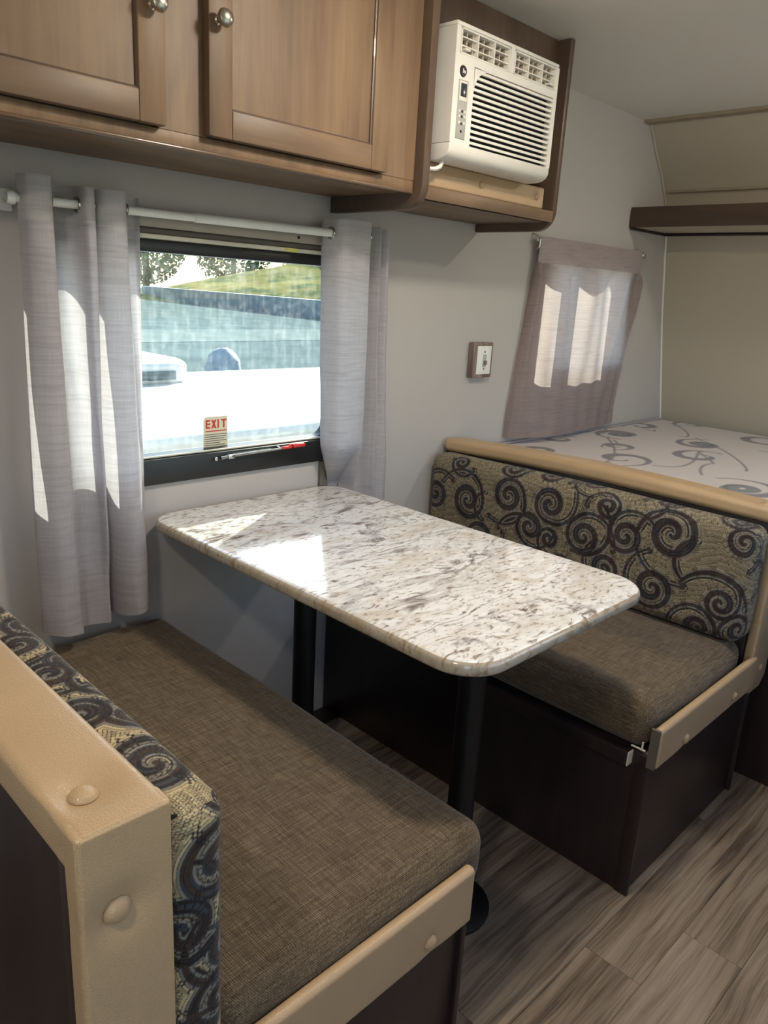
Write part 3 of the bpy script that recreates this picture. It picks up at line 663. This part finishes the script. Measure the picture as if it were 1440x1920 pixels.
# front panel : rim built round the openings (grilles above, louvre below)
LX0, LX1, LZ0, LZ1 = .650, .976, 1.626, 1.790
g = G()
g.prism([(YF + .004, LZ0 - .002), (YF + .004, ZA + .020), (YF + .010, ZA + .010), (YF + .022, ZA + .003), (YF + .040, ZA), (-.29, ZA), (-.29, LZ0 - .002)], 'x', XA, XB, .003, 2)   # chin
g.box(XA, LX0, YF + .004, -.29, LZ0 - .002, 1.8085).box(LX1, XB, YF + .004, -.29, LZ0 - .002, 1.8625)
g.box(XA, .592, YF + .004, -.29, 1.8085, 1.8625)
g.box(LX0, LX1, YF + .004, -.30, LZ1, 1.8085).box(XA, XB, YF + .004, -.29, 1.8625, ZB, .004)
g.box(.780, .795, YF + .003, -.30, 1.8085, 1.8625)
ccx, ccz, R_ = LX0, LZ1, .055    # rounded upper left corner of the louvre field
g.prism([(ccx - .002, ccz + .002)] + [(ccx + R_ - R_ * math.sin(a), ccz - R_ + R_ * math.cos(a)) for a in [PI / 2 * k / 8 for k in range(9)]][::-1], 'y', YF + .004, -.33, 0)
obj('front_panel', g, MAT_WPLAS, ac)
obj('coil_cavity', G().box(LX0, LX1, -.335, -.301, LZ0, LZ1).box(.592, .975, -.320, -.301, 1.804, 1.864), MAT_DKGREY, ac)
for k in range(13):
    zz = LZ0 + .004 + k * .01265
    obj('louvre_slat', G().prism([(YF + .006, zz), (YF + .006, zz + .0058), (YF + .020, zz + .0085), (YF + .020, zz + .003)], 'x', LX0, LX1, .0006, 1), MAT_WPLAS, ac)
for (ga, gb) in ((.594, .779), (.797, .976)):
    fr = G(); zt, zb2 = 1.861, 1.808; yf = YF + .003
    fr.box(ga, gb, yf, yf + .03, zt - .004, zt, .001).box(ga, gb, yf, yf + .03, zb2, zb2 + .004, .001).box(ga, ga + .004, yf, yf + .03, zb2, zt, .001).box(gb - .004, gb, yf, yf + .03, zb2, zt, .001)
    vg = obj('vent_grille', fr, MAT_WPLAS, ac)
    for q in (1, 2): obj('vent_bar', G().box(ga + (gb - ga) * q / 3 - .0016, ga + (gb - ga) * q / 3 + .0016, yf + .001, yf + .02, zb2, zt), MAT_WPLAS, vg)
    for q in (1, 2): obj('vent_bar', G().box(ga, gb, yf + .003, yf + .02, zb2 + (zt - zb2) * q / 3 - .0012, zb2 + (zt - zb2) * q / 3 + .0012), MAT_WPLAS, vg)
    for q in range(9):
        xx = ga + (gb - ga) * (q + .5) / 9; obj('vent_vane', G().prism([(xx - .001, yf + .010), (xx + .001, yf + .010), (xx + .009, yf + .034), (xx + .007, yf + .034)], 'z', zb2 + .004, zt - .004), MAT_WPLAS2, vg)
    obj('vent_tab', G().box(ga + .012 if ga < .7 else gb - .03, ga + .03 if ga < .7 else gb - .012, yf - .004, yf + .012, zb2 + .008, zb2 + .013, .001), MAT_WPLAS, vg)
bdg = obj('badge', G().lathe([(0, .0026), (.0105, .0024), (.0125, 0)], (.6085, YF + .004, 1.7745), 'y', 24), MAT_BADGE, ac)
obj('badge_mark', G().box(.604, .606, YF - .0002, YF + .002, 1.770, 1.779).box(.604, .609, YF - .0002, YF + .002, 1.7738, 1.7758).box(.608, .6098, YF - .0002, YF + .002, 1.770, 1.7758).box(.6115, .6133, YF - .0002, YF + .002, 1.770, 1.7755), MAT_WHITE, bdg, smooth=False)
kp = obj('control_panel', G().box(.596, .629, YF + .002, YF + .006, 1.634, 1.757, .001), MAT_GREYP, ac)
obj('display', G().box(.602, .623, YF + .0005, YF + .003, 1.722, 1.750, .001), MAT_LCD, kp)
obj('display_rim', G().box(.5985, .6265, YF + .0013, YF + .0035, 1.714, 1.754, .001), MAT_WPLAS, kp)
for (bx_, bz) in ((.603, 1.692), (.6125, 1.692), (.622, 1.692), (.603, 1.681), (.6125, 1.681), (.622, 1.681), (.6035, 1.668), (.6125, 1.666), (.6215, 1.668), (.6125, 1.650)):
    obj('key', G().box(bx_ - .0028, bx_ + .0028, YF + .0005, YF + .003, bz - .0028, bz + .0028, .0008), MAT_LCD if abs(bx_ - .6125) < .001 else MAT_WPLAS, kp)
obj('power_cord', G().tube([(.600, -.315, 1.594), (.600, -.318, 1.584), (.594, -.318, 1.574), (.583, -.312, 1.568), (.570, -.300, 1.568), (.560, -.285, 1.574), (.5585, -.25, 1.588)], .0055, 10), MAT_WPLAS, ac)

# ------------------------------------------------------------------ nose shelf
sh = thing('nose_shelf', 'brown wood shelf across the nose wall above the bed', 'shelf', (2.28, -.8, 1.588))
obj('fascia', G().box(2.108, 2.126, -1.7, -.003, 1.586, 1.661, .003), MAT_SHELFW, sh)
obj('shelf_board', G().prism([(2.126, 1.588), (2.438, 1.590), (2.428, 1.604), (2.126, 1.603)], 'y', -1.7, -.003), MAT_NOSE, sh)
obj('under_strip', G().box(2.118, 2.425, -.012, -.003, 1.578, 1.588, .001).box(2.412, 2.436, -1.7, -.012, 1.579, 1.5885, .001), MAT_DARK, sh)

# ------------------------------------------------------------------ curtains
def interp(pts, n):
    """Catmull-Rom through 2D points, n samples each span"""
    P = np.array([pts[0]] + list(pts) + [pts[-1]], float); out = []
    for k in range(1, len(P) - 2):
        for t in np.linspace(0, 1, n, endpoint=False):
            a, b, c, d = P[k - 1], P[k], P[k + 1], P[k + 2]
            out.append(.5 * (2 * b + (c - a) * t + (2 * a - 5 * b + 4 * c - d) * t * t + (3 * b - a - 3 * c + d) * t ** 3))
    out.append(P[-2]); return np.array(out)
def curtain_mesh(name, top, bot, zt, zb, n=14, rows=70, fn=None, headz=None):
    """top/bot: plan curves (x,y) with equal counts; zt/zb: heights (number or per-sample fn of fraction)"""
    T = interp(top, n); B = interp(bot, n); m = len(T); V = []; F = []; rs = np.random.RandomState(len(name) + len(top))
    ph = rs.uniform(0, 6.28, 6)
    for r in range(rows + 1):
        q = r / rows
        for k in range(m):
            u = k / (m - 1); ztk = zt(u) if callable(zt) else zt; zbk = zb(u) if callable(zb) else zb
            z = ztk + (zbk - ztk) * q; s = q * q * (3 - 2 * q)
            x = T[k, 0] * (1 - s) + B[k, 0] * s; y = T[k, 1] * (1 - s) + B[k, 1] * s
            x += .0022 * math.sin(9 * z + 11 * u + ph[0]) * q; y += .0035 * math.sin(13 * z + 7 * u + ph[1]) * q + .002 * math.sin(31 * z + 19 * u + ph[2]) * q
            if fn: x, y, z = fn(x, y, z, u, q)
            V.append((x, y, z))
    for r in range(rows):
        for k in range(m - 1): a = r * m + k; F.append((a, a + 1, a + m + 1, a + m))
    me = bpy.data.meshes.new(name); me.from_pydata(V, [], F); me.update(); return me
RZ = 1.416; RY = -.072
rod = thing('curtain_rod', 'white curtain rod above the dinette window', 'curtain rod', (.125, RY, RZ))
zr = lambda x: 1.411 + (x + .293) * .0095
obj('rod', G().tube([(-.300, RY, zr(-.30)), (.08, RY, zr(.08))], .0085, 16), MAT_WHITE, rod)
obj('rod_sleeve', G().tube([(.08, RY, zr(.08)), (.538, RY, zr(.538))], .0100, 16), MAT_WHITE, rod)
obj('finial', G().lathe([(0, .010), (.008, .008), (.0125, .002), (.0125, -.006), (.010, -.008)], (.540, RY, zr(.54)), 'x', 16), MAT_WHITE, rod)
obj('finial', G().lathe([(.010, -.01), (.0125, -.004), (.0125, .004), (.0, .008)], (-.302, RY, zr(-.3)), 'x', 16), MAT_WHITE, rod)
obj('bracket', G().box(-.296, -.282, RY, -.001, zr(-.3) - .006, zr(-.3) + .002, .001).box(-.30, -.278, -.006, -.001, zr(-.3) - .02, zr(-.3) + .02, .001), MAT_WHITE, rod)
obj('bracket', G().box(.520, .532, RY, -.001, zr(.53) - .006, zr(.53) + .002, .001).box(.515, .537, -.006, -.001, zr(.53) - .02, zr(.53) + .02, .001), MAT_WHITE, rod)

def two_mat(me, zsplit, mats):
    for m in mats: me.materials.append(m)
    for p in me.polygons: p.material_index = 1 if p.center.z > zsplit else 0
topL = [(-.292, -.070), (-.285, -.100), (-.262, -.112), (-.240, -.102), (-.232, -.060), (-.222, -.032), (-.196, -.028), (-.182, -.050), (-.178, -.098), (-.166, -.106), (-.154, -.094), (-.150, -.060), (-.142, -.094), (-.115, -.110), (-.092, -.100), (-.078, -.060), (-.062, -.034), (-.040, -.030), (-.034, -.042)]
botL = [(-.300, -.050), (-.302, -.070), (-.270, -.100), (-.236, -.098), (-.222, -.085), (-.210, -.052), (-.180, -.050), (-.158, -.055), (-.146, -.062), (-.140, -.052), (-.136, -.035), (-.130, -.028), (-.128, -.075), (-.105, -.102), (-.080, -.100), (-.062, -.084), (-.052, -.060), (-.046, -.045), (-.044, -.036)]
me = curtain_mesh('curtain', topL, botL, lambda u: 1.452 - .012 * u + .003 * math.sin(9 * u), lambda u: .526 + .012 * math.sin(7 * u + 2))
two_mat(me, 1.372, [MAT_CURT, MAT_HEAD])
cl = obj('curtain', me, [], base=(-.17, -.07, 1.44)); tag(cl, 'sheer light grey curtain bunched left of the dinette window, hanging to the bench', 'curtain')
def ring(c, axis): return G().tube([(c[0] + (.0 if axis == 'x' else .013 * math.cos(a)), c[1] + (.013 * math.cos(a) if axis == 'x' else 0), c[2] + .013 * math.sin(a)) for a in [2 * PI * k / 16 for k in range(17)]], .0028, 8, cap=False)
for xx in (-.234, -.180, -.150, -.082): obj('grommet', ring((xx, RY, zr(xx)), 'x'), MAT_NICK, cl)
topR = [(.478, -.030), (.470, -.050), (.482, -.092), (.505, -.104), (.540, -.098), (.575, -.096), (.596, -.092), (.604, -.060), (.612, -.032), (.632, -.030), (.648, -.060), (.656, -.070), (.664, -.045), (.676, -.040), (.690, -.062), (.700, -.058)]
botR = [(.505, -.030), (.500, -.055), (.512, -.082), (.530, -.092), (.556, -.092), (.590, -.088), (.615, -.082), (.624, -.058), (.634, -.040), (.655, -.040), (.672, -.055), (.684, -.066), (.696, -.050), (.712, -.046), (.735, -.052), (.752, -.046)]
def sq(x, y, z, u, q):       # squeezed between the table corner and the wall
    k = max(0, min(1, (.86 - z) / .12)); lim = .010
    if x < .585: x += .050 * k * (.64 - x) / .13; y = y * (1 - k) + (-.0055 + (y + .06) * .05) * k
    elif x < .64: kk = k * (.64 - x) / .055; y = y * (1 - kk) + (-.006) * kk
    return x, y, z
me = curtain_mesh('curtain', topR, botR, lambda u: 1.450 + .004 * math.sin(5 * u), .532, fn=sq, rows=90)
two_mat(me, 1.372, [MAT_CURT, MAT_HEAD])
cr = obj('curtain', me, [], base=(.60, -.06, 1.44)); tag(cr, 'sheer light grey curtain hanging right of the dinette window, passing behind the table corner', 'curtain')
for (xx) in (.474, .604): obj('grommet', ring((xx, RY, zr(xx)), 'x'), MAT_NICK, cr)
# bunk window curtain
def fc(x, y, z, u, q):
    gth = .018 * math.sin(u * 34) * math.exp(-((q - .25) / .35) ** 2) + .006 * math.sin(u * 61 + 1)
    y = y + gth * (1 - .6 * q) * min(1, max(0, (q - .10) * 12))
    return x, y, z
topF = [(1.472, -.022), (1.475, -.032), (1.62, -.034), (1.84, -.034), (2.06, -.034), (2.205, -.030), (2.212, -.020)]
botF = [(1.392, -.010), (1.412, -.050), (1.55, -.088), (1.75, -.085), (1.92, -.07), (2.06, -.055), (2.10, -.045)]
me = curtain_mesh('curtain', topF, botF, lambda u: 1.497 + .004 * u, .80, n=26, rows=80, fn=fc)
two_mat(me, 1.412, [MAT_CURT2, MAT_HEM])
cf = obj('curtain', me, [], base=(1.83, -.04, 1.49)); tag(cf, 'mauve grey curtain with a dark header over the sunlit bunk window', 'curtain')
tn = thing('curtain_tension_rod', 'thin white rod end with small hook at the top of the mauve curtain', 'curtain rod', (1.45, -.03, 1.48))
obj('rod', G().tube([(1.452, -.026, 1.484), (2.222, -.026, 1.486)], .005, 10), MAT_WHITE, tn)
obj('hook', G().tube([(1.455, -.001, 1.505), (1.452, -.02, 1.50), (1.452, -.036, 1.485), (1.454, -.034, 1.462), (1.458, -.02, 1.452)], .003, 8), MAT_STEEL, tn)
obj('rod_socket', G().box(2.216, 2.226, -.034, -.001, 1.474, 1.49, .002), MAT_STEEL, tn)

# ------------------------------------------------------------------ wall switch
sw = thing('light_switch', 'mottled brown light switch box with pale toggle plate on the wall between the windows', 'switch', (1.205, -.015, 1.08))
obj('surround', G().box(1.155, 1.258, -.026, -.001, 1.022, 1.139, .004), wood('mottled_plate', (58, 44, 44), (104, 86, 82), (168, 150, 142), 'z', .3, .2, 1.2), sw)
obj('plate', G().box(1.172, 1.246, -.0285, -.026, 1.034, 1.127, .0012), MAT_WHITE, sw)
obj('toggle', G().box(1.201, 1.219, -.0300, -.0285, 1.058, 1.100, .0006), MAT_GREYP, sw); obj('lever', G().box(1.205, 1.215, -.0385, -.0295, 1.066, 1.080, .002), plain('brown_lever', (128, 108, 104), .4), sw)
for zz in (1.108, 1.052): obj('screw', G().lathe([(0, .002), (.003, .0015), (.0035, 0)], (1.210, -.0285, zz), 'y', 10), MAT_GRYP, sw)

# ceiling lights above and behind the frame; bed and rear ones added as fill
for (lx, ly) in ((.30, -.97), (-1.2, -1.3), (1.75, -1.25)):
    L_ = thing('ceiling_and_fill_light', 'added fill light above the bed, out of view' if lx > 1 else 'round ceiling light above the dinette' if lx > 0 else 'added fill light behind the near bench, out of view', 'lamp', (lx, ly, 1.979))
    k_ = 1.06 if lx == .30 else (.90 if lx < 0 else .74)
    obj('rim', G().lathe([(.085 * k_, 0), (.085 * k_, -.012), (.078 * k_, -.020), (.072 * k_, -.020), (.072 * k_, 0)], (lx, ly, 1.979), 'z', 32), MAT_WHITE, L_)
    obj('diffuser', G().lathe([(.071 * k_, -.004), (.071 * k_, -.030), (.05 * k_, -.044), (0, -.048)], (lx, ly, 1.979), 'z', 32), MAT_LAMP, L_)

# ------------------------------------------------------------------ outdoors
def m_ground(name, a, b, c, sc):
    g = N(name); co = g.coords(); f = g.noise(co, sc, 5, .6)
    return g.done(g.n('BsdfDiffuse', Color=g.ramp(f, [(.38, s2l(a)), (.5, s2l(b)), (.62, s2l(c))]), Roughness=.6).outputs[0])
MAT_ASPH = m_ground('asphalt', (92, 104, 104), (99, 111, 110), (106, 117, 116), .5)
MAT_GRAV = m_ground('gravel_lane', (112, 122, 119), (118, 127, 124), (124, 132, 128), .7)
MAT_GRASS = m_ground('dry_grass', (94, 102, 66), (136, 128, 78), (150, 140, 90), .35)
MAT_LEAF = m_ground('foliage', (40, 58, 42), (62, 84, 56), (96, 116, 84), 1.2)
MAT_BARK = m_ground('bark', (70, 58, 48), (88, 74, 60), (104, 90, 76), 3)
MAT_CARW = plain('white_car_paint', (182, 184, 182), .3, var=.01, coat=.4); MAT_CARG = plain('tinted_glass', (60, 76, 84), .1); MAT_ROCK = plain('grey_rock', (118, 128, 140), .9, var=.2, nscale=4)
gm = G(); S_ = 170
gm.box(-120, 160, -80, 150, -.9, -.6)
tag(obj('ground', gm, MAT_ASPH, base=(20, 30, -.6), smooth=False), 'grey paved ground outside the dinette window', 'ground')
tag(obj('gravel_lane', G().prism([(8, 20), (60, 24), (60, 31), (8, 25)], 'z', -.62, -.585), MAT_GRAV, base=(30, 30, -.6), smooth=False), 'pale lane crossing the paving outside', 'road')
def hill(name, cx, cy, rx, ry, h, mat, label, seed):
    rs = np.random.RandomState(seed); V = []; F = []; n = 40
    ph = rs.uniform(0, 6.28, 4)
    for i in range(n + 1):
        for j in range(n + 1):
            u = i / n * 2 - 1; v = j / n * 2 - 1; r = math.hypot(u, v); z = h * max(0, 1 - r * r) ** 1.2 * (1 + .12 * math.sin(5 * u + ph[0]) + .1 * math.sin(7 * v + ph[1]) + .05 * math.sin(17 * u + 13 * v + ph[2]))
            V.append((cx + u * rx, cy + v * ry, -.65 + z))
    for i in range(n):
        for j in range(n): a = i * (n + 1) + j; F.append((a, a + n + 1, a + n + 2, a + 1))
    me = bpy.data.meshes.new(name); me.from_pydata(V, [], F); me.update()
    o = obj(name, me, mat, base=(cx, cy, -.65), ang=80); tag(o, label, 'hill'); return o
hill('hill', 74, 66, 40, 30, 5.2, MAT_GRASS, 'sunlit dry grass bank beyond the paving', 2)
def tree(x, y, h, r, seed, label):
    rs = random.Random(seed); T = thing('tree', label, 'tree', (x, y, -.6))
    obj('trunk', G().tube([(x, y, -.6), (x + .1, y, h * .3), (x + .2, y + .1, h * .7)], [r * .09, r * .07, r * .03], 8), MAT_BARK, T)
    V = []; F = []
    for _ in range(3600):
        a = rs.uniform(0, 2 * PI); e = math.acos(rs.uniform(-1, 1)); q = r * rs.uniform(.45, 1) ** .5
        c = Vector((x + q * math.sin(e) * math.cos(a), y + q * math.sin(e) * math.sin(a), h * .52 - .6 + q * math.cos(e) * (h * .46 / r)))
        s = rs.uniform(.18, .42); d1 = Vector((rs.uniform(-1, 1), rs.uniform(-1, 1), rs.uniform(-1, 1))).normalized() * s; d2 = Vector((rs.uniform(-1, 1), rs.uniform(-1, 1), rs.uniform(-1, 1))).normalized() * s
        k = len(V); V += [c - d1, c + d2, c + d1, c - d2]; F.append((k, k + 1, k + 2, k + 3))
    me = bpy.data.meshes.new('foliage'); me.from_pydata(V, [], F); me.update()
    f = obj('foliage', me, MAT_LEAF, T, smooth=False); f['kind'] = 'stuff'
for k, (x, y, h, r, lb) in enumerate([(17, 40, 8.5, 4, 'tree at the far left of the view through the dinette window'), (21, 50, 10, 4.4, 'tree left of the grass bank, seen through the top left of the glass'),
        (27, 62, 10, 5, 'broad tree close to the left end of the grass bank'),
        (11, 60, 11, 5, 'tree standing farthest left, hidden by the left curtain'), (44, 112, 14, 6, 'tree behind the left end of the grass bank'), (60, 112, 15, 6.5, 'tree behind the middle of the grass bank'),
        (76, 112, 15, 6.5, 'tree behind the right part of the grass bank'), (94, 112, 15, 6.5, 'tree behind the far right end of the grass bank')]):
    tree(x, y, h, r, k, 'leafy green ' + lb)
tag(obj('shadow_band_strip', G().prism([(31, 34), (32, 34), (38, 70), (37, 70)], 'z', -.62, .55), plain('shadow_band_blue_grey', (98, 116, 128), .95, var=.15, nscale=.6), base=(34, 52, -.6), smooth=False), 'blue grey strip standing in for the shadow band below the grass bank', 'shadow band')  # raised strip whose blue grey colour stands in for a shadow on the ground
# white vehicle parked outside
cv = thing('white_vehicle', 'white vehicle with a raised roof section parked right outside the window', 'vehicle', (2.4, 3.1, -.6))
def crown(xa, xb, ya, yb, zside, ztop, n=14):
    V = []; F = []
    me = softbox('body', (xa, ya, -.35), (xb, yb, ztop), (.25, .25, .10), .12, (0, 0, .05)); return me
rf_ = crown(-.6, 6.2, 1.80, 4.0, .45, .57)
for v in rf_.vertices: v.co.z = max(v.co.z, .40)
obj('body', G().box(-.55, 6.1, 1.92, 3.9, -.38, .41, .05, 3), plain('shaded_side_green_grey', (96, 106, 98), .5), cv)  # darker colour carries the shade on the white vehicle's near side
obj('roof', rf_, MAT_CARW, cv)
obj('side_glass', G().box(.2, 5.2, 1.905, 1.925, .12, .33, .006), MAT_CARG, cv)
obj('raised_roof', softbox('raised_roof', (-.4, 3.0, .58), (1.95, 3.9, .78), (.15, .15, .06), .1), MAT_CARW, cv)
obj('roof_window', G().box(-.2, 1.80, 2.985, 3.01, .64, .70, .006), MAT_CARG, cv)
for wx in (.6, 4.9): 
    for wy in (1.97, 3.8): obj('wheel', G().lathe([(.0, .1), (.2, .1), (.33, .09), (.34, -.09), (.2, -.1), (0, -.1)], (wx, wy, -.26), 'y', 24), MAT_BLACK, cv)
tag(obj('boulder', G().ico((5.47, 8.0, 0.0), .27, 3, .04, (1, 1, 1.42)), MAT_ROCK, base=(5.5, 8, -.4)), 'grey rounded boulder top just beyond the white vehicle', 'rock')
